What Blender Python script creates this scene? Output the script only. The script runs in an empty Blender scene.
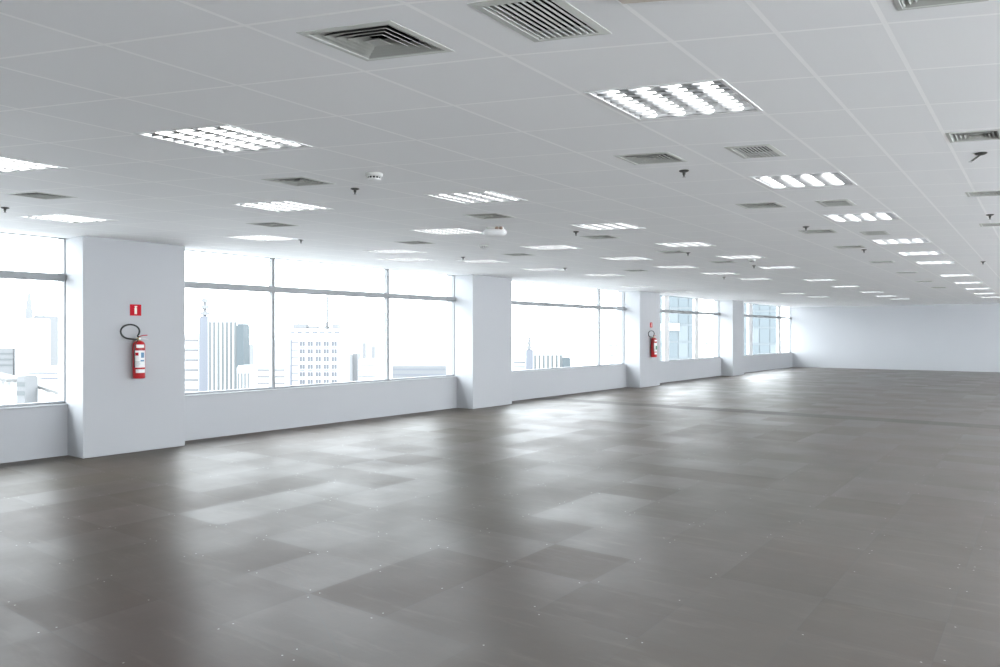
import bpy, math, random
from mathutils import Matrix, Vector
random.seed(7)
S = bpy.context.scene
COL = S.collection

# ------------------------------------------------------------------ camera
F = 740.0
ALPHA = math.atan(550.0 / F)
CA, SA = math.cos(ALPHA), math.sin(ALPHA)
EYE = 1.5
CEIL = 2.67
HC = CEIL - EYE
cam_d = bpy.data.cameras.new('camera')
cam_d.sensor_width = 36.0
cam_d.lens = F / 1000.0 * 36.0
cam_d.clip_end = 20000
cam = bpy.data.objects.new('camera', cam_d)
COL.objects.link(cam)
cam.location = (0, 0, EYE)
cam.rotation_euler = (math.pi / 2, 0, ALPHA)
S.camera = cam

# ------------------------------------------------------------------ sky
W = bpy.data.worlds.new('overcast_sky')
S.world = W
W.use_nodes = True
bg = W.node_tree.nodes['Background']
bg.inputs['Color'].default_value = (0.895, 0.955, 1.0, 1)
bg.inputs['Strength'].default_value = 4.7
TUBE = 3.3
S.view_settings.view_transform = 'Standard'
S.view_settings.look = 'None'
S.view_settings.exposure = 1.36
S.view_settings.gamma = 1.0
S.view_settings.use_curve_mapping = False

# ------------------------------------------------------------------ materials
MATS = {}
def mat(name, color, rough=0.6, metal=0.0, spec=0.5, emit=None):
    m = bpy.data.materials.new(name)
    m.use_nodes = True
    b = m.node_tree.nodes['Principled BSDF']
    b.inputs['Base Color'].default_value = (*color, 1)
    b.inputs['Roughness'].default_value = rough
    b.inputs['Metallic'].default_value = metal
    b.inputs['Specular IOR Level'].default_value = spec
    if emit:
        b.inputs['Emission Color'].default_value = (1, 0.99, 0.97, 1)
        b.inputs['Emission Strength'].default_value = emit
    MATS[name] = m
    return m

class NT:
    """small helper to write math node graphs"""
    def __init__(self, m):
        self.t = m.node_tree
    def n(self, kind):
        return self.t.nodes.new(kind)
    def link(self, a, b):
        self.t.links.new(a, b)
    def m(self, op, a, b=None, c=None, clamp=False):
        n = self.n('ShaderNodeMath'); n.operation = op; n.use_clamp = clamp
        for i, v in enumerate((a, b, c)):
            if v is None: continue
            if isinstance(v, (int, float)): n.inputs[i].default_value = v
            else: self.link(v, n.inputs[i])
        return n.outputs[0]
    def pos(self):
        g = self.n('ShaderNodeNewGeometry'); s = self.n('ShaderNodeSeparateXYZ')
        self.link(g.outputs['Position'], s.inputs[0])
        return g, s.outputs[0], s.outputs[1], s.outputs[2]
    def noise(self, vec, scale, detail=3.0, rough=0.5):
        n = self.n('ShaderNodeTexNoise')
        n.inputs['Scale'].default_value = scale
        n.inputs['Detail'].default_value = detail
        n.inputs['Roughness'].default_value = rough
        self.link(vec, n.inputs['Vector'])
        return n.outputs[0]
    def comb(self, x, y, z=0.0):
        n = self.n('ShaderNodeCombineXYZ')
        for i, v in enumerate((x, y, z)):
            if isinstance(v, (int, float)): n.inputs[i].default_value = v
            else: self.link(v, n.inputs[i])
        return n.outputs[0]
    def mixc(self, fac, a, b):
        n = self.n('ShaderNodeMix'); n.data_type = 'RGBA'
        if isinstance(fac, (int, float)): n.inputs[0].default_value = fac
        else: self.link(fac, n.inputs[0])
        for i, v in ((6, a), (7, b)):
            if isinstance(v, tuple): n.inputs[i].default_value = (*v, 1)
            else: self.link(v, n.inputs[i])
        return n.outputs[2]

KSH = 0.37            # the ceiling panels are laid on a slanted grid
def make_ceiling_mat():
    m = mat('ceiling_panels', (0.8, 0.8, 0.8), 0.75, spec=0.3)
    t = NT(m); b = m.node_tree.nodes['Principled BSDF']
    g, x, y, z = t.pos()
    v = t.m('SUBTRACT', y, t.m('MULTIPLY', x, KSH))
    v = t.m('SUBTRACT', v, t.m('MULTIPLY', t.m('MAXIMUM', t.m('ADD', x, 1.83), 0.0), 0.07))
    # bars running along the windows: regular pitch left of -1.2, two close ones, regular again
    fr = t.m('ABSOLUTE', t.m('SUBTRACT', t.m('FRACT', t.m('DIVIDE', t.m('ADD', x, 1.215 + 0.31 + 62), 0.62)), 0.5))
    dreg = t.m('MULTIPLY', fr, 0.62)
    left = t.m('LESS_THAN', x, -1.0)
    d1 = t.m('ADD', dreg, t.m('MULTIPLY', t.m('SUBTRACT', 1.0, left), 10.0))
    d2 = t.m('ABSOLUTE', t.m('ADD', x, 0.853))
    fr2 = t.m('ABSOLUTE', t.m('SUBTRACT', t.m('FRACT', t.m('DIVIDE', t.m('ADD', x, 0.50 + 0.31), 0.62)), 0.5))
    right = t.m('GREATER_THAN', x, -0.7)
    d3 = t.m('ADD', t.m('MULTIPLY', fr2, 0.62), t.m('MULTIPLY', t.m('SUBTRACT', 1.0, right), 10.0))
    dx = t.m('MINIMUM', t.m('MINIMUM', d1, d2), d3)
    fv = t.m('ABSOLUTE', t.m('SUBTRACT', t.m('FRACT', t.m('DIVIDE', t.m('ADD', v, -3.2 + 0.3075 + 61.5), 0.615)), 0.5))
    dv = t.m('MULTIPLY', fv, 0.615 * 0.94)
    line = t.m('MAXIMUM', t.m('LESS_THAN', dx, 0.009), t.m('LESS_THAN', dv, 0.0075))
    cu = t.m('FLOOR', t.m('DIVIDE', t.m('ADD', x, 1.215 + 62), 0.62))
    cv = t.m('FLOOR', t.m('DIVIDE', t.m('ADD', v, -3.2 + 61.5), 0.615))
    wn = t.n('ShaderNodeTexWhiteNoise'); wn.noise_dimensions = '2D'
    t.link(t.comb(cu, cv), wn.inputs['Vector'])
    base = t.mixc(wn.outputs['Value'], (0.875, 0.88, 0.89), (0.895, 0.898, 0.905))
    col = t.mixc(line, base, (1.0, 1.0, 1.0))
    t.link(col, b.inputs['Base Color'])
    t.link(t.m('SUBTRACT', 0.25, t.m('MULTIPLY', line, 0.1)), b.inputs['Specular IOR Level'])
    t.link(t.m('SUBTRACT', 0.75, t.m('MULTIPLY', line, 0.15)), b.inputs['Roughness'])
    return m

TX0, TPX, TY0, TPY = -2.83, 0.60, 1.64, 0.565
def make_floor_mat():
    m = mat('floor_panels', (0.2, 0.19, 0.18), 0.3)
    t = NT(m); b = m.node_tree.nodes['Principled BSDF']
    g, x, y, z = t.pos()
    P = g.outputs['Position']
    u = t.m('DIVIDE', t.m('SUBTRACT', x, TX0), TPX)
    w = t.m('DIVIDE', t.m('SUBTRACT', y, TY0), TPY)
    wn = t.n('ShaderNodeTexWhiteNoise'); wn.noise_dimensions = '2D'
    t.link(t.comb(t.m('FLOOR', u), t.m('FLOOR', w)), wn.inputs['Vector'])
    r = wn.outputs['Value']
    sc = t.n('ShaderNodeSeparateColor'); t.link(wn.outputs['Color'], sc.inputs[0])
    # distance to the nearest panel corner
    du = t.m('MULTIPLY', t.m('ABSOLUTE', t.m('SUBTRACT', t.m('FRACT', t.m('ADD', u, 0.5)), 0.5)), TPX)
    dw = t.m('MULTIPLY', t.m('ABSOLUTE', t.m('SUBTRACT', t.m('FRACT', t.m('ADD', w, 0.5)), 0.5)), TPY)
    seam = t.m('LESS_THAN', t.m('MINIMUM', du, dw), 0.0022)
    ex = t.m('SUBTRACT', du, 0.042); ey = t.m('SUBTRACT', dw, 0.042)
    rr = t.m('SQRT', t.m('ADD', t.m('MULTIPLY', ex, ex), t.m('MULTIPLY', ey, ey)))
    screw = t.m('MULTIPLY', t.m('LESS_THAN', rr, 0.0048), t.m('GREATER_THAN', sc.outputs[1], 0.35))
    # scuffs and worn patches
    n1 = t.noise(P, 1.1, 5, 0.6)
    n2 = t.noise(t.comb(t.m('MULTIPLY', x, 1.2), t.m('MULTIPLY', y, 7.0), z), 1.4, 4, 0.65)
    n3 = t.noise(P, 0.25, 2, 0.5)
    dark = t.mixc(r, (0.062, 0.048, 0.035), (0.072, 0.056, 0.041))
    warm = t.mixc(t.m('MULTIPLY', t.m('SUBTRACT', n3, 0.42, None, True), 2.0, None, True), dark, (0.068, 0.038, 0.029))
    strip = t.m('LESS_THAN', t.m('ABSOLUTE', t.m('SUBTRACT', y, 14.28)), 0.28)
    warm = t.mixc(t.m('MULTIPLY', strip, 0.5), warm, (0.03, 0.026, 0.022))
    scuff = t.m('MULTIPLY', t.m('SUBTRACT', n2, 0.55, None, True), 1.3, None, True)
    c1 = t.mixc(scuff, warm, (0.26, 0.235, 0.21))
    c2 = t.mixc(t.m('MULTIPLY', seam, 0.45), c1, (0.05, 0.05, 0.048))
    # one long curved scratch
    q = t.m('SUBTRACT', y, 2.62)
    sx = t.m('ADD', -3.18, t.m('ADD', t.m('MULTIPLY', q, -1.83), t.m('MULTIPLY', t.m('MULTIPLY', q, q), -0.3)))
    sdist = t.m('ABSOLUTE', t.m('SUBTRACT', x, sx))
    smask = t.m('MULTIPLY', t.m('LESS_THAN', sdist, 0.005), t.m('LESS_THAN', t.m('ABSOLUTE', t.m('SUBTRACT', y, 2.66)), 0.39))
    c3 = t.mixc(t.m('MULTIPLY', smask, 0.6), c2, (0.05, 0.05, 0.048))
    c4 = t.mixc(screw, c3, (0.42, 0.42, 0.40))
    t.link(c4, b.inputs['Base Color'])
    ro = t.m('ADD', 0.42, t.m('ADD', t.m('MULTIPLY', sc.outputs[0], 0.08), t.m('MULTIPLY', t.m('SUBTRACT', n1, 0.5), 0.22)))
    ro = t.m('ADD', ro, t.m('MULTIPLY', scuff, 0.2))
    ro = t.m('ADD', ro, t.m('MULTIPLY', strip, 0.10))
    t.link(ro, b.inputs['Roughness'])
    t.link(t.m('ADD', 0.70, t.m('MULTIPLY', sc.outputs[2], 0.22)), b.inputs['Specular IOR Level'])
    # each panel lies very slightly out of level
    tl = t.comb(t.m('MULTIPLY', t.m('SUBTRACT', sc.outputs[0], 0.5), 0.017), t.m('MULTIPLY', t.m('SUBTRACT', sc.outputs[1], 0.5), 0.017), 0.0)
    bp = t.n('ShaderNodeBump'); bp.inputs['Strength'].default_value = 0.10; bp.inputs['Distance'].default_value = 0.01
    t.link(t.noise(P, 9.0, 4, 0.6), bp.inputs['Height'])
    vn = t.n('ShaderNodeVectorMath'); vn.operation = 'ADD'
    t.link(bp.outputs[0], vn.inputs[0]); t.link(tl, vn.inputs[1])
    nn = t.n('ShaderNodeVectorMath'); nn.operation = 'NORMALIZE'
    t.link(vn.outputs[0], nn.inputs[0])
    t.link(nn.outputs[0], b.inputs['Normal'])
    # the panels are brushed across the room
    b.inputs['Anisotropic'].default_value = 0.86
    t.link(t.comb(1.0, 0.0, 0.0), b.inputs['Tangent'])
    return m

def make_wall_mat():
    m = mat('white_wall_paint', (0.8, 0.82, 0.84), 0.65, spec=0.25)
    t = NT(m); b = m.node_tree.nodes['Principled BSDF']
    g, x, y, z = t.pos()
    n = t.noise(g.outputs['Position'], 0.9, 4, 0.55)
    t.link(t.mixc(n, (0.435, 0.443, 0.463), (0.462, 0.47, 0.488)), b.inputs['Base Color'])
    return m

def make_glass_mat():
    m = bpy.data.materials.new('window_glass'); m.use_nodes = True
    nt = m.node_tree; nt.nodes.clear(); t = NT(m)
    out = t.n('ShaderNodeOutputMaterial')
    tr = t.n('ShaderNodeBsdfTransparent'); tr.inputs[0].default_value = (0.975, 0.988, 0.988, 1)
    t.link(tr.outputs[0], out.inputs[0])
    MATS['window_glass'] = m
    return m

make_ceiling_mat(); make_floor_mat(); make_wall_mat(); make_glass_mat()
mat('aluminium_frame', (0.27, 0.28, 0.29), 0.55, 0.1)
mat('white_enamel', (0.75, 0.75, 0.75), 0.45)
mat('louver_aluminium', (0.42, 0.43, 0.44), 0.3, 1.0)
mat('lamp_tube', (0.9, 0.9, 0.9), 0.4, emit=TUBE)
mat('grey_metal', (0.36, 0.365, 0.34), 0.55, 0.0)
mat('pale_grey_metal', (0.58, 0.59, 0.56), 0.5, 0.0)
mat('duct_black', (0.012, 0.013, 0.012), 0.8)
mat('dark_metal', (0.06, 0.06, 0.055), 0.45, 0.3)
mat('detector_plastic', (0.55, 0.55, 0.53), 0.5)
mat('lamp_brown', (0.22, 0.15, 0.11), 0.4)
mat('beige_panel', (0.66, 0.60, 0.54), 0.6)
mat('red_enamel', (0.46, 0.008, 0.012), 0.3)
mat('sign_red', (0.50, 0.008, 0.022), 0.6, spec=0.15)
mat('sign_cream', (0.84, 0.80, 0.70), 0.5)
mat('label_white', (0.80, 0.80, 0.80), 0.5)
mat('label_blue', (0.12, 0.25, 0.42), 0.5)
mat('label_green', (0.03, 0.22, 0.10), 0.5)
mat('label_ink', (0.25, 0.26, 0.28), 0.5)
mat('hose_rubber', (0.018, 0.022, 0.02), 0.4)
mat('brass', (0.52, 0.40, 0.22), 0.35, 0.9)
mat('steel', (0.55, 0.55, 0.55), 0.35, 0.8)
mat('roof_concrete', (0.45, 0.45, 0.45), 0.8)

# ------------------------------------------------------------------ mesh helper
class MB:
    def __init__(self):
        self.v, self.f, self.m, self.names = [], [], [], []
    def mi(self, name):
        if name not in self.names: self.names.append(name)
        return self.names.index(name)
    def face(self, idx, name): self.f.append(idx); self.m.append(self.mi(name))
    def quad(self, pts, name):
        k = len(self.v); self.v += [tuple(p) for p in pts]; self.face(list(range(k, k + len(pts))), name)
    def box(self, a, b, name):
        (x0, y0, z0), (x1, y1, z1) = a, b
        k = len(self.v)
        self.v += [(x0, y0, z0), (x1, y0, z0), (x1, y1, z0), (x0, y1, z0), (x0, y0, z1), (x1, y0, z1), (x1, y1, z1), (x0, y1, z1)]
        for q in ((3, 2, 1, 0), (4, 5, 6, 7), (0, 1, 5, 4), (1, 2, 6, 5), (2, 3, 7, 6), (3, 0, 4, 7)):
            self.face([k + i for i in q], name)
    def bevbox(self, a, b, r, name):
        """box with bevelled vertical and top/bottom edges"""
        (x0, y0, z0), (x1, y1, z1) = a, b
        def ring(x0, y0, x1, y1, r, z):
            return [(x0 + r, y0, z), (x1 - r, y0, z), (x1, y0 + r, z), (x1, y1 - r, z), (x1 - r, y1, z), (x0 + r, y1, z), (x0, y1 - r, z), (x0, y0 + r, z)]
        rings = [ring(x0 + r, y0 + r, x1 - r, y1 - r, r, z0), ring(x0, y0, x1, y1, r, z0 + r), ring(x0, y0, x1, y1, r, z1 - r), ring(x0 + r, y0 + r, x1 - r, y1 - r, r, z1)]
        self.loft(rings, name)
    def loft(self, rings, name, cap=True):
        k = len(self.v); n = len(rings[0])
        for r in rings: self.v += [tuple(p) for p in r]
        for i in range(len(rings) - 1):
            for j in range(n):
                self.face([k + i * n + j, k + i * n + (j + 1) % n, k + (i + 1) * n + (j + 1) % n, k + (i + 1) * n + j], name)
        if cap:
            self.face([k + j for j in range(n)][::-1], name)
            self.face([k + (len(rings) - 1) * n + j for j in range(n)], name)
    def lathe(self, prof, name, c=(0, 0, 0), n=24, axis='z'):
        rings = []
        for r, h in prof:
            ring = []
            for j in range(n):
                a = 2 * math.pi * j / n
                p = (r * math.cos(a), r * math.sin(a), h)
                if axis == 'y': p = (p[0], p[2], -p[1])
                elif axis == 'x': p = (p[2], p[0], p[1])
                ring.append((p[0] + c[0], p[1] + c[1], p[2] + c[2]))
            rings.append(ring)
        self.loft(rings, name)
    def tube(self, pts, r, name, n=10):
        pts = [Vector(p) for p in pts]; rings = []
        up = Vector((0.123, 0.31, 0.94)).normalized()
        for i, p in enumerate(pts):
            d = (pts[min(i + 1, len(pts) - 1)] - pts[max(i - 1, 0)]).normalized()
            a = d.cross(up).normalized(); b = d.cross(a).normalized(); up = b.cross(d) if False else up
            rings.append([p + r * (math.cos(2 * math.pi * j / n) * a + math.sin(2 * math.pi * j / n) * b) for j in range(n)])
        self.loft(rings, name)
    def shear(self):
        self.v = [(x, y + KSH * x, z) for x, y, z in self.v]; return self
    def tf(self, M):
        self.v = [tuple(M @ Vector(p)) for p in self.v]; return self
    def build(self, name, parent=None, smooth=False, link=True):
        me = bpy.data.meshes.new(name)
        me.from_pydata(self.v, [], self.f)
        for n in self.names: me.materials.append(MATS[n])
        me.polygons.foreach_set('material_index', self.m)
        if smooth:
            me.polygons.foreach_set('use_smooth', [True] * len(me.polygons))
            me.set_sharp_from_angle(angle=math.radians(40))
        me.update()
        o = bpy.data.objects.new(name, me)
        COL.objects.link(o)
        if parent: o.parent = parent
        return o

def tag(o, label, cat, group=None):
    o['label'] = label; o['category'] = cat
    if group: o['group'] = group
    return o
def struct(o, label=None):
    o['kind'] = 'structure'
    if label: o['label'] = label
    return o
def empty(name, loc=(0, 0, 0), rz=0.0):
    o = bpy.data.objects.new(name, None); COL.objects.link(o)
    o.location = loc; o.rotation_euler = (0, 0, rz); o.empty_display_size = 0.1
    return o
def copy_tree(root):
    r = root.copy(); COL.objects.link(r)
    for ch in root.children:
        c = ch.copy(); COL.objects.link(c); c.parent = r
        for g in ch.children:
            d = g.copy(); COL.objects.link(d); d.parent = c
    return r

def ceil_at(px, py, h=HC):
    d = F * h / (333.0 - py); xc = (px - 500.0) / F * d
    return xc * CA - SA * d, xc * SA + CA * d

# ------------------------------------------------------------------ room shell
DEL = 0.014                                    # the window wall runs a hair off the ceiling bars
WM = Matrix.Translation((-9.30 - DEL * 4.0, 0, 0)) @ Matrix.Rotation(-DEL, 4, 'Z')
# wall frame: x = out of the room is negative, y runs along the wall, pier fronts at x = 0, wall face at x = WN
WN = -0.42
S0, S1 = -3.0, 34.55
PIERS = [(4.135, 5.43), (11.47, 12.78), (18.72, 19.99), (25.90, 27.03)]
SILL = 0.635
XR, YB = 5.2, -3.0
SLAB = 3.35

b = MB(); b.box((-11.5, YB - 0.3, -0.2), (XR + 0.3, S1 + 0.4, 0.0), 'floor_panels'); struct(b.build('floor'))

# window wall: sill-high wall below, spandrel hidden above the ceiling
b = MB(); b.box((WN - 0.28, S0, 0), (WN, S1, SILL - 0.02), 'white_wall_paint')
b.box((WN - 0.12, S0, CEIL), (WN, S1, SLAB), 'white_wall_paint'); b.tf(WM); struct(b.build('wall_left'))
# window ledge
b = MB(); b.bevbox((WN - 0.27, S0, SILL - 0.02), (WN + 0.012, S1, SILL), 0.004, 'white_wall_paint'); b.tf(WM); struct(b.build('trim_1'))
# far wall, back wall, right wall
b = MB(); b.box((-9.42, S1, 0), (XR + 0.3, S1 + 0.3, SLAB), 'white_wall_paint'); struct(b.build('wall_far'))
b = MB()
b.box((-10.4, YB - 0.3, 0), (XR + 0.3, YB, SLAB), 'white_wall_paint')
struct(b.build('wall_back'))
b = MB()
b.box((XR, YB, 0), (XR + 0.3, S1, 0.15), 'white_wall_paint'); b.box((XR, YB, CEIL), (XR + 0.3, S1, SLAB), 'white_wall_paint')
for s in (-3.0, 4.1, 11.3, 18.7, 25.9, S1 - 1.4): b.box((XR, s, 0.15), (XR + 0.3, s + 0.8, CEIL), 'white_wall_paint')  # unseen side; wide openings made up to let skylight into the room
struct(b.build('wall_right'))
b = MB(); b.box((-11.0, YB - 0.3, SLAB), (XR + 0.3, S1 + 0.3, SLAB + 0.2), 'roof_concrete'); struct(b.build('ceiling_slab'))

# piers
for i, (a, c) in enumerate(PIERS):
    b = MB(); b.bevbox((WN - 0.28, a, 0), (0, c, SLAB), 0.006, 'white_wall_paint'); b.tf(WM)
    o = struct(b.build('column'))
    o['label'] = ['white square column with extinguisher nearest the camera', 'plain white column between the second and third windows',
                  'white column carrying the farther fire extinguisher', 'plain white column farthest along the window wall'][i]

# windows
GX = WN - 0.09
def window(n, s0, s1, mullions, trans=2.19, mw=0.028, mm_mat='aluminium_frame'):
    root = struct(empty('window_%d' % n))
    fr = MB()
    for (a, c, z0, z1) in ((s0, s1, SILL, SILL + 0.03), (s0, s0 + 0.012, SILL, CEIL), (s1 - 0.012, s1, SILL, CEIL)):
        fr.box((GX - 0.04, a, z0), (GX + 0.03, c, z1), 'aluminium_frame')
    fr.tf(WM).build('window_frame', root)
    edges = [s0 + 0.012] + list(mullions) + [s1 - 0.012]
    tb = MB(); tb.bevbox((GX - 0.05, s0, trans - 0.045), (GX + 0.06, s1, trans + 0.045), 0.004, 'aluminium_frame')
    tb.tf(WM).build('transom', root)
    for mm in mullions:
        mb = MB(); mb.bevbox((GX - 0.05, mm - mw, SILL), (GX + 0.04, mm + mw, CEIL), 0.004, mm_mat)
        mb.tf(WM).build('mullion', root)
    for i in range(len(edges) - 1):
        for z0, z1 in ((SILL + 0.03, trans - 0.045), (trans + 0.045, CEIL)):
            p = MB(); p.box((GX - 0.012, edges[i], z0), (GX - 0.004, edges[i + 1], z1), 'window_glass')
            p.tf(WM).build('pane', root)
window(1, S0 + 1.2, 4.135, [1.0])
window(2, 5.43, 11.47, [7.16, 9.62])
window(3, 12.78, 18.72, [17.34])
window(4, 19.99, 25.90, [21.48, 23.82], mw=0.16, mm_mat='white_enamel')
window(5, 27.03, S1, [29.16, 32.85], mw=0.2, mm_mat='white_enamel')

# ------------------------------------------------------------------ ceiling things: placements (photo pixels -> ceiling plane)
ROW_A = [(682, 100), (803, 180.5), (860, 217), (898, 241), (917, 253), (931.7, 262.2), (952, 275), (964, 282.4), (973, 288.3), (980, 293), (985.5, 296.8)]
ROW_B = [(226, 139.5), (477, 197), (608, 226), (686, 244), (742, 256.5), (779, 267), (820, 279.5), (846, 286), (872, 291.5), (886, 295.5), (900, 298.5)]
ROW_C = [(-16, 162.5), (283, 206), (450, 231), (552, 247), (626, 258), (676, 266.5), (720, 273), (755, 278.5), (792, 293), (819, 296.5)]
ROW_D = [(69, 218), (265, 237.5), (395, 251), (482, 261), (544, 269), (604, 274.5)]
ROW_E = [(406, 259), (637, 286), (678, 291.5)]
LH, VH, GHX, GHY = 0.29, 0.165, 0.125, 0.195       # half sizes of the openings
holes = []
def hole(x, y, hx, hv):
    v = y - KSH * x
    holes.append((x - hx, x + hx, v - hv, v + hv))
LIGHTS = []
for rn, row in (('A', ROW_A), ('B', ROW_B), ('C', ROW_C), ('D', ROW_D), ('E', ROW_E)):
    for k, (px, py) in enumerate(row):
        x, y = ceil_at(px, py)
        if rn == 'A': x = -1.51
        q = 1.0 if k == 0 and rn != 'D' else (0.97 if rn == 'A' and k < 4 else 0.9)
        LIGHTS.append((rn, k, x, y, q)); hole(x, y, LH * q, LH * q)
DIFF = {'P': [(378, 41.5), (651, 158), (761, 205), (818, 231), (850, 246.5), (882, 261.5), (907, 272), (924, 281), (939, 287)],
        'Q': [(299, 181), (489, 215.5), (600, 236.5), (672, 251.5), (723, 261.5)],
        'R': [(41, 195), (273, 224), (415, 242), (518, 254), (636, 270)],
        'T': [(938, -9), (975, 135.5), (986, 193), (995, 224)]}
DIFFS = []
for rn, row in DIFF.items():
    for k, (px, py) in enumerate(row):
        x, y = ceil_at(px, py); q = 0.72 if rn == 'T' else (1.0 if rn + str(k) == 'P0' else 0.88)
        DIFFS.append((rn, k, x, y, q)); hole(x, y, VH * q, VH * q)
GRILLES = []
for k, (px, py) in enumerate([(543, 18.5), (756, 151), (836, 202.5), (875, 232.5)]):
    x, y = ceil_at(px, py); q = 1.0 if k == 0 else 0.87
    GRILLES.append((k, x, y, q)); hole(x, y, GHX * q, GHY * q)

for i in range(len(holes)):
    for j in range(i):
        A, B = holes[i], holes[j]
        if A[0] < B[1] and B[0] < A[1] and A[2] < B[3] and B[2] < A[3]:
            print('OVERLAP hole', i, j, A, B)

def build_ceiling():
    U0, U1, V0, V1 = -11.0, XR, -7.5, S1 + 5.0
    vs = sorted({V0, V1} | {h[2] for h in holes} | {h[3] for h in holes})
    b = MB()
    # clip to the room: y in [YB, S1]; u strips are cut fine enough to follow it
    for v0, v1 in zip(vs, vs[1:]):
        if v1 - v0 < 1e-6: continue
        hs = sorted((h[0], h[1]) for h in holes if h[2] < v0 + 1e-6 and h[3] > v1 - 1e-6)
        u = U0; spans = []
        for a, c in hs:
            if a > u: spans.append((u, a))
            u = max(u, c)
        spans.append((u, U1))
        for a, c in spans:
            poly = [(a, v0 + KSH * a), (c, v0 + KSH * c), (c, v1 + KSH * c), (a, v1 + KSH * a)]
            gx = -9.30 - DEL * 4.0 + WN - 0.10
            for fn in (lambda p: p[1] - YB, lambda p: S1 - p[1], lambda p: p[0] - DEL * p[1] - gx):
                out = []
                for q in range(len(poly)):
                    p0, p1 = poly[q], poly[(q + 1) % len(poly)]
                    d0, d1 = fn(p0), fn(p1)
                    if d0 >= 0: out.append(p0)
                    if d0 * d1 < 0:
                        t = d0 / (d0 - d1); out.append((p0[0] + t * (p1[0] - p0[0]), p0[1] + t * (p1[1] - p0[1])))
                poly = out
                if len(poly) < 3: break
            if len(poly) >= 3: b.quad([(x, y, CEIL) for x, y in poly][::-1], 'ceiling_panels')
    struct(b.build('ceiling'))
build_ceiling()

# ---- recessed four tube light
def make_light():
    r = empty('ceiling_light')
    h = LH - 0.002
    b = MB()
    zt = 0.085
    for (a0, a1, c0, c1) in ((-h, -h + .004, -h, h), (h - .004, h, -h, h), (-h, h, -h, -h + .004), (-h, h, h - .004, h)):
        b.box((a0, c0, 0.002), (a1, c1, zt), 'louver_aluminium')
    b.box((-h, -h, zt), (h, h, zt + .004), 'louver_aluminium')
    b.shear().build('housing', r)
    b = MB(); e = LH + 0.012
    for (a0, a1, c0, c1) in ((-e, -h + .004, -e, e), (h - .004, e, -e, e), (-h, h, -e, -h + .004), (-h, h, h - .004, e)):
        b.box((a0, c0, -0.004), (a1, c1, 0.0), 'white_enamel')
    b.shear().build('frame', r)
    xs = (-.21, -.07, .07, .21)
    for x in xs:
        b = MB(); n = 10
        b.lathe([(.013, -.265), (.013, .265)], 'lamp_tube', (x, 0, .019), n, 'y')
        b.shear(); o = b.build('lamp_tube', r, smooth=True)
    b = MB()
    for x in (-.28, -.14, 0, .14, .28):
        w0, w1 = .004, .030
        x0 = max(-h + .005, x - w1); x1 = min(h - .005, x + w1)
        prof = [(max(-h + .004, x - w0), .014), (min(h - .004, x + w0), .014), (x1, .055), (x0, .055)]
        b.loft([[(px, -h + .006, pz) for px, pz in prof], [(px, h - .006, pz) for px, pz in prof]], 'louver_aluminium')
    b.shear().build('reflector', r)
    b = MB()
    for k in range(9):
        y = -.272 + k * .068
        b.box((-h + .005, y - .0015, .0005), (h - .005, y + .0015, .012), 'louver_aluminium')
    b.shear().build('louver', r)
    return r
lproto = make_light()
ORD = ['nearest', 'second', 'third', 'fourth', 'fifth', 'sixth', 'seventh', 'eighth', 'ninth', 'tenth', 'farthest']
ROWN = {'A': 'the rightmost light row', 'B': 'the middle light row', 'C': 'the second light row from the windows', 'D': 'the light row nearest the windows',
        'E': 'the few lights tucked against the columns'}
CNT = {k: sum(1 for l in LIGHTS if l[0] == k) for k in 'ABCDE'}
for i, (rn, k, x, y, q) in enumerate(LIGHTS):
    o = lproto if i == 0 else copy_tree(lproto)
    o.location = (x, y, CEIL); o.scale = (q, q, 1)
    od = ORD[k] if k < CNT[rn] - 1 else 'farthest'
    lab = '%s square louvered ceiling light of %s' % (od, ROWN[rn])
    if rn == 'A' and k == 0: lab = 'large louvered light showing four separate tubes, nearest in the rightmost row'
    if rn == 'B' and k == 0: lab = 'brightest large louvered light, upper left, nearest of the middle row'
    if rn == 'C' and k == 0: lab = 'louvered ceiling light cut off by the left edge of the photo'
    if rn == 'D' and k == 0: lab = 'louvered ceiling light right above the nearest white column'
    tag(o, lab, 'ceiling light', 'recessed four-tube ceiling lights')

# ---- square four-way diffuser
def make_diffuser():
    r = empty('ceiling_vent')
    def sq(h, z): return [(-h, -h, z), (h, -h, z), (h, h, z), (-h, h, z)]
    b = MB()
    # flange: flat rim with a lip sloping up into the neck
    rings = [sq(.187, 0.0), sq(.187, -.002), sq(.163, -.004), sq(.157, .004), sq(.160, .05), sq(.164, .05), sq(.164, 0.0)]
    b.loft(rings, 'pale_grey_metal', cap=False); b.shear().build('flange', r)
    b = MB()
    b.loft([sq(.1645, .0), sq(.1645, .16), sq(.05, .165)], 'duct_black', cap=False)
    b.quad(sq(.06, .164), 'duct_black'); b.shear().build('duct', r)
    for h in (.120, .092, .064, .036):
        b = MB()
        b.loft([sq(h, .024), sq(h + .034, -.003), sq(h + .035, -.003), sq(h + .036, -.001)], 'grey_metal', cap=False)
        b.loft([sq(h + .036, -.001), sq(h + .002, .026), sq(h, .024)], 'duct_black', cap=False)  # vane backs blackened: shade in the gaps put into the colour
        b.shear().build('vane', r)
    b = MB(); b.loft([sq(.036, -.004), sq(.034, -.006), sq(.012, .012)], 'grey_metal'); b.shear().build('centre_cone', r)
    return r
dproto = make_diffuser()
DN = {'P': 'vent column beside the rightmost lights', 'Q': 'middle vent column', 'R': 'vent column nearest the windows', 'T': 'vent column at the right edge'}
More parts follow.
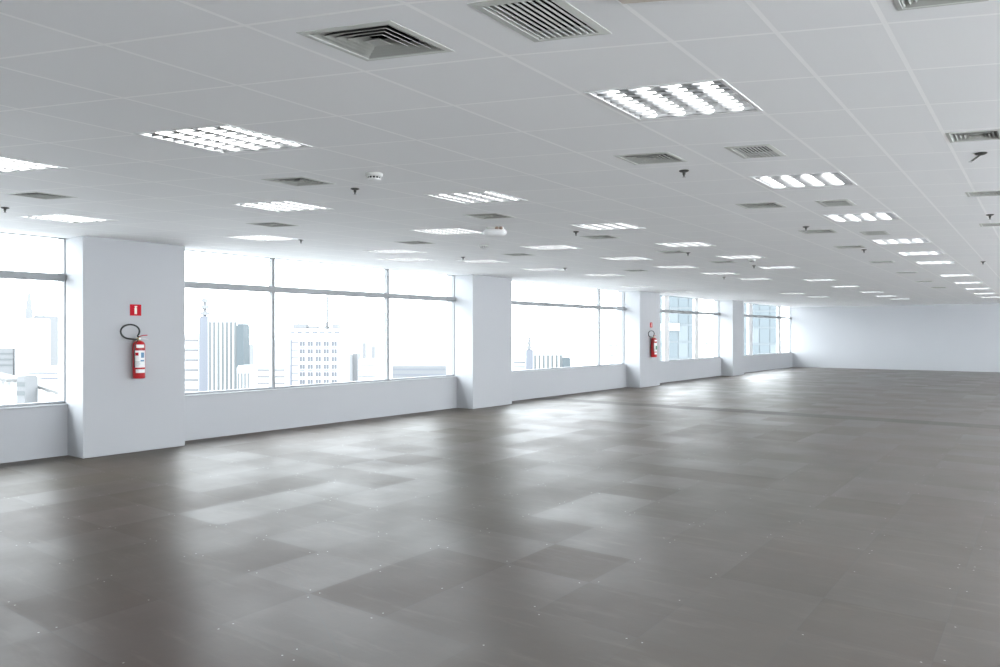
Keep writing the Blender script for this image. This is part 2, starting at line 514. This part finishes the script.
for i, (rn, k, x, y, q) in enumerate(DIFFS):
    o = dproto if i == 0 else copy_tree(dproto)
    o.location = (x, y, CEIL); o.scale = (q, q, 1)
    n = len(DIFF[rn]); od = ORD[k] if k < n - 1 else 'farthest'
    lab = '%s square four-way air vent of the %s' % (od, DN[rn])
    if rn == 'P' and k == 0: lab = 'largest square air vent with nested vanes, at the top of the photo'
    if rn == 'T' and k == 0: lab = 'square air vent cut off by the top edge, at the upper right'
    tag(o, lab, 'air vent', 'square four-way ceiling vents')

# ---- straight-bladed return grille
def make_grille():
    r = empty('return_grille')
    def rc(hx, hy, z): return [(-hx, -hy, z), (hx, -hy, z), (hx, hy, z), (-hx, hy, z)]
    b = MB(); X, Y = GHX, GHY
    b.loft([rc(X + .02, Y + .02, 0), rc(X + .02, Y + .02, -.002), rc(X - .012, Y - .012, -.006), rc(X - .016, Y - .016, .004), rc(X - .012, Y - .012, .03), rc(X - .001, Y - .001, .03), rc(X - .001, Y - .001, 0)], 'pale_grey_metal', cap=False)
    b.shear().build('frame', r)
    b = MB(); b.loft([rc(X - .0005, Y - .0005, 0), rc(X - .0005, Y - .0005, .14)], 'duct_black', cap=False); b.quad(rc(X - .0005, Y - .0005, .14), 'duct_black'); b.shear().build('duct', r)
    n = 9
    for k in range(n):
        x = -X + .018 + (k + .5) * (2 * X - .036) / n
        b = MB()
        b.loft([[(x - .0030, yy, -.006), (x + .0030, yy, -.006), (x + .0020, yy, .001), (x - .0020, yy, .001)] for yy in (-Y + .014, Y - .014)], 'pale_grey_metal')
        b.shear().build('blade', r)
    return r
gproto = make_grille()
GL = ['large grille with straight black slots beside the largest square vent', 'slotted return grille between the nearest rightmost lights',
      'slotted return grille between the second and third rightmost lights', 'farthest slotted return grille beside the rightmost light row']
for i, (k, x, y, q) in enumerate(GRILLES):
    o = gproto if i == 0 else copy_tree(gproto)
    o.location = (x, y, CEIL); o.scale = (q, q, 1); tag(o, GL[k], 'air grille', 'slotted return grilles')

# ---- beige fitting just peeking in at the top edge
b = MB(); b.bevbox((-1.20, -.6, -.02), (-.83, 0, 0), .004, 'beige_panel')
b.v = [(x, y + 2.375 + .5 * (x + 1.19), z) for x, y, z in b.v]
b.v = [(x, y - .04, z + CEIL) for x, y, z in b.v]
tag(b.build('ceiling_panel'), 'beige ceiling panel whose edge shows at the top of the photo', 'panel')

# ---- sprinklers
def make_sprinkler(tilt=False):
    r = empty('sprinkler')
    b = MB(); b.lathe([(.034, 0), (.036, -.004), (.026, -.010), (.014, -.014)], 'dark_metal', n=16); b.build('escutcheon', r, True)
    b = MB()
    if tilt:
        b.tube([(0, 0, -.008), (-.02, -.01, -.025), (-.055, -.03, -.055)], .006, 'dark_metal', 8)
    else:
        b.lathe([(.011, -.010), (.011, -.028), (.007, -.032), (.006, -.046)], 'dark_metal', n=12)
    b.build('body', r, True)
    b = MB()
    if tilt: b.lathe([(.012, -.053), (.013, -.056), (.006, -.058)], 'steel', (-.055, -.03, 0), n=12)
    else: b.lathe([(.013, -.046), (.014, -.049), (.005, -.052)], 'steel', n=12)
    b.build('deflector', r, True)
    return r
SPR = [((355, 190), 'upright sprinkler head beside the nearest round smoke detector'),
       ((5, 209), 'sprinkler head at the left edge below the lights'),
       ((301, 241), 'sprinkler head above the second window, nearest the glass'),
       ((684, 172), 'sprinkler head in front of the vent beside the big light'),
       ((688, 254), 'small sprinkler head beside a vent over the third window'),
       ((576, 233), 'sprinkler head just left of a long vent, mid ceiling'),
       ((806, 228), 'sprinkler head over a vent in the column beside the rightmost lights'),
       ((990, 216), 'sprinkler head at the right edge between two vents'),
       ((864, 251), 'small sprinkler head just beyond a wide vent on the right'),
       ((463, 258.5), 'tiny sprinkler head above the second column'),
       ((565, 269.5), 'tiny sprinkler head over the third window'),
       ((754, 267), 'tiny sprinkler head behind the far dark detector'),
       ((983, 263), 'sprinkler head at right among the farthest rightmost lights'),
       ((724, 278.5), 'tiny sprinkler head over the fourth window')]
sproto = make_sprinkler()
for i, ((px, py), lab) in enumerate(SPR):
    o = sproto if i == 0 else copy_tree(sproto)
    x, y = ceil_at(px, py - 2); o.location = (x, y, CEIL); tag(o, lab, 'sprinkler', 'ceiling sprinkler heads')
o = make_sprinkler(True); x, y = ceil_at(981, 152.5); o.location = (x, y, CEIL)
tag(o, 'sprinkler with a slanting arm below the right-hand square vent', 'sprinkler', 'ceiling sprinkler heads')

# ---- smoke detectors
def make_detector(dark='duct_black'):
    r = empty('smoke_detector')
    b = MB(); b.lathe([(.062, 0), (.064, -.006), (.060, -.022), (.052, -.026)], 'detector_plastic', n=28); b.build('base', r, True)
    b = MB(); b.lathe([(.046, -.026), (.046, -.040)], dark, n=28); b.build('sensor_chamber', r, True)
    b = MB()
    for k in range(12):
        a = k * math.pi / 6
        b.box((-.003, -.003, -.041), (.003, .003, -.025), 'detector_plastic')
        for q in range(8):
            vx, vy, vz = b.v[-8 + q]; b.v[-8 + q] = (vx + .047 * math.cos(a), vy + .047 * math.sin(a), vz)
    b.build('cage', r)
    b = MB(); b.lathe([(.050, -.040), (.049, -.046), (.036, -.053), (.012, -.056)], 'white_enamel', n=28); b.build('cap', r, True)
    return r
d1 = make_detector()
for i, ((px, py), lab) in enumerate((((374, 173), 'round white smoke detector with a dark slotted ring, nearest the camera'),
                                   ((484, 244.5), 'small smoke detector behind the white lamp unit'),
                                   ((752, 259), 'far dark smoke detector beyond the middle light row'))):
    o = d1 if i == 0 else copy_tree(d1)
    x, y = ceil_at(px, py); o.location = (x, y, CEIL); tag(o, lab, 'smoke detector', 'smoke detectors')

# ---- white lamp unit with two brown lenses
r = empty('emergency_light', rz=ALPHA)
b = MB()
def rr(hx, hy, z, n=24, p=3.0):
    out = []
    for j in range(n):
        a = 2 * math.pi * j / n; c, s = math.cos(a), math.sin(a)
        out.append((hx * math.copysign(abs(c) ** (2 / p), c), hy * math.copysign(abs(s) ** (2 / p), s), z))
    return out
b.loft([rr(.10, .07, 0), rr(.10, .07, -.03)], 'detector_plastic'); b.build('base', r, True)
b = MB(); b.loft([rr(.118, .085, -.03), rr(.13, .095, -.045), rr(.125, .09, -.075), rr(.10, .07, -.095), rr(.05, .03, -.10)], 'white_enamel'); b.build('housing', r, True)
for dx in (.02, .065):
    b = MB(); b.lathe([(.018, .0), (.020, -.010), (.012, -.018)], 'lamp_brown', (0, 0, 0), 16, 'y')
    b.tf(Matrix.Translation((dx, -.068, -.016))); b.build('lens', r, True)
x, y = ceil_at(495, 227); r.location = (x, y, CEIL)
tag(r, 'white ceiling lamp unit with brown lenses, between the middle lights', 'emergency light')

# ------------------------------------------------------------------ fire extinguishers and their signs
def extinguisher(s, zbot, zs, rad, label, second=False):
    """frame: x to the right along the wall, y towards the wall, z up; origin at the back of the cylinder base"""
    root = empty('fire_extinguisher')
    root.matrix_world = WM @ Matrix.Translation((0, s, zbot)) @ Matrix.Rotation(math.pi / 2, 4, 'Z')
    R = rad; cy = -(R + .015); H = .44 * zs
    b = MB(); c = (0, cy, 0)
    b.lathe([(R * .80, 0), (R * .96, .004), (R, .016), (R, H - .055), (R * .97, H - .035), (R * .82, H - .012), (R * .5, H + .004), (R * .27, H + .010)], 'red_enamel', c, 32)
    b.build('cylinder', root, True)
    b = MB(); b.lathe([(.018, H + .008), (.020, H + .018), (.016, H + .024), (.016, H + .05), (.010, H + .056)], 'brass', c, 16)
    b.tube([(0, cy, H + .035), (-.035, cy, H + .035)], .009, 'brass', 10)
    v = b.build('valve', root, True)
    b = MB(); b.lathe([(.013, -.006), (.013, .006)], 'label_white', (0, cy - .022, H + .034), 16, 'y'); b.build('gauge', v, True)
    # two handles reaching right
    b = MB(); b.tube([(-.01, cy, H + .058), (.05, cy - .01, H + .074), (.10, cy - .015, H + .078)], .006, 'red_enamel', 8); b.build('squeeze_lever', root, True)
    b = MB(); b.tube([(-.01, cy, H + .044), (.05, cy - .01, H + .036), (.11, cy - .015, H + .024)], .006, 'steel', 8); b.build('carry_handle', root, True)
    # hose loop to the left
    pts = []
    lc = (-.119, cy - .01, H + .122)
    for k in range(33):
        a = math.radians(-35 + k * (300 / 32.0))
        pts.append((lc[0] + .121 * math.cos(a), lc[1] - .02 * math.sin(a / 2), lc[2] + .088 * math.sin(a)))
    pts = [(.004, cy, H + .040)] + pts + [(-.035, cy, H + .022), (-.02, cy, H + .032)]
    if second: pts = [(px * 1.7 if px < 0 else px, py, pz) for px, py, pz in pts]      # a wider loop
    b = MB(); b.tube(pts, .0105, 'hose_rubber', 10); b.build('hose', root, True)
    # thin discharge pipe clipped along the left flank
    b = MB(); b.tube([(-.03, cy - R * .5, H + .015), (-R * .97, cy - R * .45, H - .05), (-R * .97, cy - R * .45, H * .30)], .0065, 'hose_rubber', 8); b.build('nozzle', root, True)
    def wrap(z0, z1, a0, a1, name, off, part, parent):
        b = MB(); n = 10; k = len(b.v)
        g = []
        for j in range(n + 1):
            a = math.radians(a0 + (a1 - a0) * j / n)
            g.append((math.sin(a), -math.cos(a)))
        ro, ri = R + off, R + off - .0006
        inner = [(ri * x, cy + ri * y) for x, y in g]; outer = [(ro * x, cy + ro * y) for x, y in g]
        prof = outer + inner[::-1]
        b.loft([[(x, y, z0) for x, y in prof], [(x, y, z1) for x, y in prof]], name)
        return b.build(part, parent, True)
    # printed stickers: one up by the shoulder, a tall one, a low one
    w0, w1 = -68, 40
    wrap(H * .83, H * .94 - .012, -50, 26, 'label_white', .0012, 'sticker', root)
    m = wrap(H * .30, H * .755, w0, w1, 'label_white', .0012, 'sticker', root)
    wrap(H * .155, H * .25, -56, 38, 'label_white', .0012, 'sticker', root)
    if not second:
        wrap(H * .62, H * .70, -60, -30, 'sign_red', .0018, 'print', m)
        wrap(H * .56, H * .70, -8, 24, 'label_blue', .0018, 'print', m)
        wrap(H * .46, H * .50, -12, 26, 'label_blue', .0018, 'print', m)
    else:
        wrap(H * .40, H * .60, -30, 26, 'label_green', .0018, 'print', m)
    for q in range(5):
        wrap(H * (.34 + .028 * q), H * (.348 + .028 * q), -62 + 4 * (q % 2), -24 + 5 * (q % 3), 'label_ink', .0018, 'print', m)
    # wall bracket
    b = MB(); b.box((-.02, -.016, H * .60), (.02, 0, H + .02), 'steel'); b.box((-.03, cy + R * .4, H + .004), (.03, -.008, H + .010), 'steel'); b.build('bracket', root)
    tag(root, label, 'fire extinguisher', 'fire extinguishers on the columns')
    return root
extinguisher(4.765, 0.935, 1.06, .073, 'red fire extinguisher with white stickers on the nearest column')
extinguisher(19.38, 0.83, 1.22, .085, 'red fire extinguisher with a green-marked sticker on the farther column', True)

def sign(s, z, w, label):
    root = empty('fire_sign'); root.matrix_world = WM @ Matrix.Translation((0, s, z)) @ Matrix.Rotation(math.pi / 2, 4, 'Z')
    b = MB(); b.bevbox((-w / 2, -.006, -w / 2), (w / 2, -.0005, w / 2), .001, 'sign_red'); b.build('plate', root)
    b = MB(); t = -.0075
    b.box((-w * .11, t, -w * .36), (w * .11, -.0062, w * .20), 'sign_cream')
    b.box((-w * .055, t, w * .20), (w * .055, -.0062, w * .29), 'sign_cream')
    b.box((-w * .10, t, w * .27), (w * .13, -.0062, w * .36), 'sign_cream'); b.build('pictogram', root)
    tag(root, label, 'sign', 'red extinguisher signs')
sign(4.765, 1.5 + (333 - 309.5) * .01262, .142, 'small red square extinguisher sign on the nearest column')
sign(19.41, 1.5 + (333 - 324.5) * .0284, .14, 'small red extinguisher sign on the farther column')

# ------------------------------------------------------------------ the city outside
GZ = -60.0
mat('city_ground', (0.42, 0.425, 0.43), 0.9, spec=0.1)  # outdoor tones kept pale: distance haze put into the colour
mat('facade_white', (0.375, 0.375, 0.375), 0.8, spec=0.1)
mat('facade_pale', (0.1068, 0.1083, 0.1119), 0.8, spec=0.1)
mat('facade_lavender', (0.0888, 0.0928, 0.1048), 0.8, spec=0.1)
mat('facade_bluegrey', (0.0533, 0.0618, 0.0667), 0.7, spec=0.1)
mat('stripe_grey', (0.077, 0.0818, 0.0837), 0.7, spec=0.1)
mat('pane_grey', (0.0698, 0.0713, 0.0789), 0.6, spec=0.2)
mat('glass_blue', (0.0444, 0.0545, 0.0606), 0.25, spec=0.3)
mat('glass_blue_light', (0.0594, 0.0688, 0.0745), 0.3, spec=0.3)
mat('road_grey', (0.1015, 0.1015, 0.1015), 0.9, spec=0.1)
mat('lattice_grey', (0.0736, 0.0736, 0.0758), 0.7, spec=0.1)

b = MB(); b.box((-6000, -1500, GZ - 2), (-25, 6000, GZ), 'city_ground'); struct(b.build('ground'), 'pale hazy city ground far below the windows')

def city(px, R):
    xc = (px - 500.0) / F * R
    return Vector((xc * CA - SA * R, xc * SA + CA * R, 0))
def zz(py, R): return EYE + (333.0 - py) * R / F
def bframe(px, R):
    """empty at the foot of a building; local x to the right, y away, faces the office"""
    p = city(px, R); return (p.x, p.y, GZ)
def building(name, label, cat, px0, px1, ytop, R, dep, m='facade_white', group='city buildings outside', extra=None):
    pc = (px0 + px1) / 2; r = empty(name, bframe(pc, R), ALPHA)
    w = (px1 - px0) * R / F; H = zz(ytop, R) - GZ
    b = MB(); b.box((-w / 2, 0, 0), (w / 2, dep, H), m); b.box((-w / 2 + .3, .3, H), (w / 2 - .3, dep - .3, H + .6), m); b.build('walls', r)
    if extra: extra(r, w, H, dep, R)
    tag(r, label, cat, group); return r
def stripes(n, m='stripe_grey', frac=.55, top=2.0, z0=0.0):
    def f(r, w, H, dep, R):
        for k in range(n):
            x = -w / 2 + (k + .5) * w / n; h = w / n * frac / 2
            b = MB(); b.box((x - h, -.25, z0), (x + h, .1, H - top), m); b.build('window_strip', r)
    return f
def bands(n, m='stripe_grey', frac=.3, x0=0.0, x1=1.0, zspan=40.0, top=2.0):
    def f(r, w, H, dep, R):
        for k in range(n):
            z = H - top - k * zspan / n; t = zspan / n * frac
            b = MB(); b.box((-w / 2 + x0 * w, -.25, z - t), (-w / 2 + x1 * w, .1, z), m); b.build('window_band', r)
    return f
def both(*fs):
    def f(*a):
        for q in fs: q(*a)
    return f

# --- second window, left pane: the striped tower
def tower_top(r, w, H, dep, R):
    for k in range(3):
        b = MB(); z = H + 1.0 + k * 2.6; b.box((-w * .45 + .3 * k, .5, z), (w * .35 - .3 * k, 3.5, z + 1.4), 'facade_pale'); b.build('tank_tier', r)
    b = MB(); b.box((-.8, 1.5, H), (.4, 2.5, H + 8), 'facade_pale'); b.build('tank_mast', r)
building('office_tower', 'white tower with grey vertical stripes behind the second window', 'building', 208, 237.5, 316.5, 300, 14, 'facade_white', extra=stripes(7))
building('stair_tower', 'narrow lavender tower topped by tiered tanks, left of the striped tower', 'building', 199, 207.8, 317, 300, 14, 'facade_lavender', extra=tower_top)
building('office_block', 'blue-grey block rising right behind the striped tower', 'building', 236.5, 243.5, 325, 288, 7, 'facade_bluegrey')
building('office_block', 'low white striped block before the blue-grey block', 'building', 237, 250, 367, 272, 8, 'facade_white', extra=stripes(4))
building('apartment_block', 'white banded block at the left edge of the second window', 'building', 184, 198.5, 334, 320, 12, 'facade_white', extra=bands(7, 'facade_pale', .25, zspan=30))
building('slender_tower', 'faint slender tower right of the blue-grey block', 'building', 246, 250, 345, 520, 8, 'facade_pale')
building('apartment_block', 'faint low block near the first mullion of the second window', 'building', 252, 285, 366, 600, 25, 'facade_white', extra=bands(3, 'facade_pale', .35, zspan=16))

# --- second window, middle pane: the grid tower with a mast
def grid_front(r, w, H, dep, R):
    for k in range(5):
        x = -w / 2 + w * (.24 + .155 * k); h = w * .052
        b = MB()
        for q in range(13):
            z = H - 3.2 - q * 3.1
            b.box((x - h, -.2, z - 1.9), (x - h * .08, .1, z), 'pane_grey'); b.box((x + h * .08, -.2, z - 1.9), (x + h, .1, z), 'pane_grey')
            b.box((x - h, -.15, z - 2.7), (x + h, .1, z - 2.3), 'facade_lavender')
        b.build('window_column', r)
    b = MB()
    for q in range(13): b.box((-w * .46, -.2, H - 4.0 - q * 3.1), (-w * .34, .1, H - 3.3 - q * 3.1), 'facade_pale')
    b.build('balcony_column', r)
    b = MB(); b.box((-w * .5, -.2, 0), (-w * .455, .1, H - 2.5), 'facade_lavender'); b.build('corner_strip', r)
    b = MB()
    for k in range(7): b.box((-w * .5 + k * w * .145, -.3, H + .2), (-w * .5 + k * w * .145 + w * .09, .2, H + .9), 'facade_lavender')
    b.box((-w * .52, -.1, H + .9), (w * .52, dep, H + 1.8), 'facade_white'); b.build('parapet', r)
    b = MB()
    for (a, c, z0, z1) in ((-.45, -.20, 1.9, 4.0), (-.42, -.30, 4.4, 5.0), (-.15, .0, 1.9, 3.0), (.12, .2, 1.9, 2.8), (.3, .42, 1.9, 3.8)):
        b.box((w * a, 1, H + z0), (w * c, 6, H + z1), 'facade_pale')
    b.build('roof_plant', r)
    b = MB(); b.box((w * .19, 2, H + 1.5), (w * .19 + .8, 2.8, H + 15.5), 'lattice_grey'); b.box((w * .17, 1.8, H + 1.5), (w * .22, 3, H + 4.6), 'lattice_grey'); b.build('antenna_mast', r)
building('grid_tower', 'white tower with rows of grey windows and a roof mast', 'building', 290, 341.5, 333, 300, 16, 'facade_white', extra=grid_front)
building('office_block', 'pale narrow block just right of the masted tower', 'building', 343, 349.5, 355, 420, 10, 'facade_pale')
building('office_block', 'pale slab in the gap beside the ribbed low block', 'building', 352, 357.5, 354, 430, 10, 'facade_pale')
building('apartment_block', 'low white block with dark ribs beside the second mullion', 'building', 358.5, 380, 360, 350, 12, 'facade_white', extra=bands(6, 'stripe_grey', .14, zspan=16, x1=.8))
building('slender_tower', 'faint far tower above the ribbed low block', 'building', 362, 365, 343, 700, 8, 'facade_pale')
building('slender_tower', 'faintest far tower near the second mullion', 'building', 371, 374.5, 346, 800, 8, 'facade_pale')
# --- second window, right pane
building('hazy_tower', 'hazy tall tower at the right end of the second window', 'building', 447, 462, 313, 600, 20, 'facade_pale')
building('hazy_block', 'long hazy low block in the right pane of the second window', 'building', 392, 446, 366, 700, 30, 'facade_pale', extra=bands(2, 'facade_lavender', .3, zspan=10))
building('hazy_block', 'second hazy block behind the long one in the right pane', 'building', 405, 440, 360, 900, 30, 'facade_white')

# --- first window
def spire(r, w, H, dep, R):
    b = MB(); b.loft([[(-1.6, 3, H), (1.6, 3, H), (1.6, 6, H), (-1.6, 6, H)], [(-1.1, 3.5, H + 9), (1.1, 3.5, H + 9), (1.1, 5.5, H + 9), (-1.1, 5.5, H + 9)], [(-.3, 4.2, H + 17), (.3, 4.2, H + 17), (.3, 4.8, H + 17), (-.3, 4.8, H + 17)]], 'facade_pale'); b.build('spire', r)
building('spired_tower', 'white tower with a tapering spire in the first window', 'building', 15, 33, 319, 420, 16, 'facade_white', extra=spire)
building('office_slab', 'lavender slab tower right of the spired tower', 'building', 33.5, 46, 316, 460, 16, 'facade_pale', extra=stripes(3, 'facade_lavender', .3))
building('hazy_tower', 'hazy tower beside the column edge in the first window', 'building', 54, 66, 318, 520, 16, 'facade_pale')
building('low_block', 'low grey block at the left edge of the photo', 'building', -12, 13, 349, 430, 16, 'facade_pale', extra=bands(3, 'stripe_grey', .25, zspan=10))
building('low_block', 'low block behind the elevated road in the first window', 'building', 26, 44, 360, 440, 14, 'facade_pale', extra=bands(2, 'stripe_grey', .35, zspan=6))
building('low_block', 'long low roof at lower right of the first window', 'building', 28, 68, 368, 400, 18, 'facade_white', extra=bands(3, 'facade_lavender', .3, zspan=9))
building('low_block', 'dark-fronted low block by the left road pillar', 'building', 17, 25, 377, 330, 9, 'facade_pale', extra=bands(2, 'stripe_grey', .5, zspan=8))
def road(label, px0, y0, px1, y1, R0, R1, w):
    r = empty('elevated_road', (0, 0, 0))
    a = city(px0, R0); c = city(px1, R1); a.z = zz(y0, R0); c.z = zz(y1, R1)
    d = (c - a); n = Vector((-d.y, d.x, 0)).normalized() * w / 2
    b = MB(); up = Vector((0, 0, 1.2))
    b.loft([[a - n, a + n, a + n + up, a - n + up], [c - n, c + n, c + n + up, c - n + up]], 'road_grey'); b.build('deck', r)
    for k in range(5):
        p = a + d * (k + .5) / 5
        b = MB(); b.box((p.x - 1, p.y - 1, GZ), (p.x + 1, p.y + 1, p.z), 'facade_white'); b.build('pillar', r)
    tag(r, label, 'road', 'elevated roads below')
road('upper elevated road crossing the first window', -15, 360, 75, 357, 470, 500, 12)
road('lower elevated road sloping down right in the first window', 22, 379, 75, 395, 360, 330, 10)
road('elevated road at the lower left edge of the first window', -12, 374, 17, 381, 360, 345, 9)

# --- third window
building('office_tower', 'white striped block behind the third window', 'building', 533, 563, 351, 420, 14, 'facade_white', extra=stripes(7))
building('stair_tower', 'narrow pale tower topped by tiered tanks behind the third window', 'building', 526.5, 532.8, 350, 420, 14, 'facade_lavender', extra=tower_top)
building('office_block', 'small blue-grey block right of the third-window striped block', 'building', 563.0, 570.5, 358, 405, 8, 'facade_bluegrey')
building('apartment_block', 'low pale block at the left edge of the third window', 'building', 513, 525.5, 358, 440, 12, 'facade_white', extra=bands(3, 'facade_lavender', .25, zspan=8))
def dashes(r, w, H, dep, R):
    b = MB()
    for q in range(5):
        for k in range(3):
            if (q * 3 + k) % 4 == 3: continue
            b.box((-w * .42 + k * w * .3 + q * .3, -.2, H - 2 - q * 2.6), (-w * .42 + k * w * .3 + w * .2 + q * .3, .1, H - 1.3 - q * 2.6), 'stripe_grey')
    b.build('window_dashes', r)
building('apartment_block', 'white block with short dark dashes by the third-window mullion', 'building', 607, 628, 342, 380, 12, 'facade_white', extra=dashes)
building('apartment_block', 'white block with short dark dashes in the fourth window', 'building', 703, 722, 340, 380, 12, 'facade_white', extra=dashes)

# --- glass towers filling the fourth and fifth windows
def curtain(nx, nz, seed):
    rnd = random.Random(seed)
    def f(r, w, H, dep, R):
        z0 = 44.0; zh = (H - z0 - 1) / nz; n = 0
        for q in range(nz):
            b = MB()
            for k in range(nx):
                m = rnd.choice(['glass_blue', 'glass_blue', 'glass_blue_light'])
                b.box((-w / 2 + (k + .04) * w / nx, -.12, z0 + q * zh + .12), (-w / 2 + (k + .96) * w / nx, .1, z0 + (q + .92) * zh), m)
            b.build('window_band', r)
    return f
def light_patch(r, w, H, dep, R):
    x0 = (660.5 - (648 + 698) / 2) * R / F; x1 = (678.5 - (648 + 698) / 2) * R / F
    b = MB(); b.box((x0, -.5, zz(330, R) - GZ), (x1, -.14, zz(323, R) - GZ), 'facade_white'); b.build('painted_light', r)  # light seen in the glass, added as a white slab
building('glass_tower', 'blue-grey glass tower with a painted white light patch in the fourth window', 'building', 648, 698, 268, 140, 10, 'glass_blue_light', extra=both(curtain(5, 9, 3), light_patch))
building('glass_tower', 'blue-grey glass tower filling the fifth window', 'building', 738, 780, 272, 140, 10, 'glass_blue_light', extra=curtain(4, 9, 5))
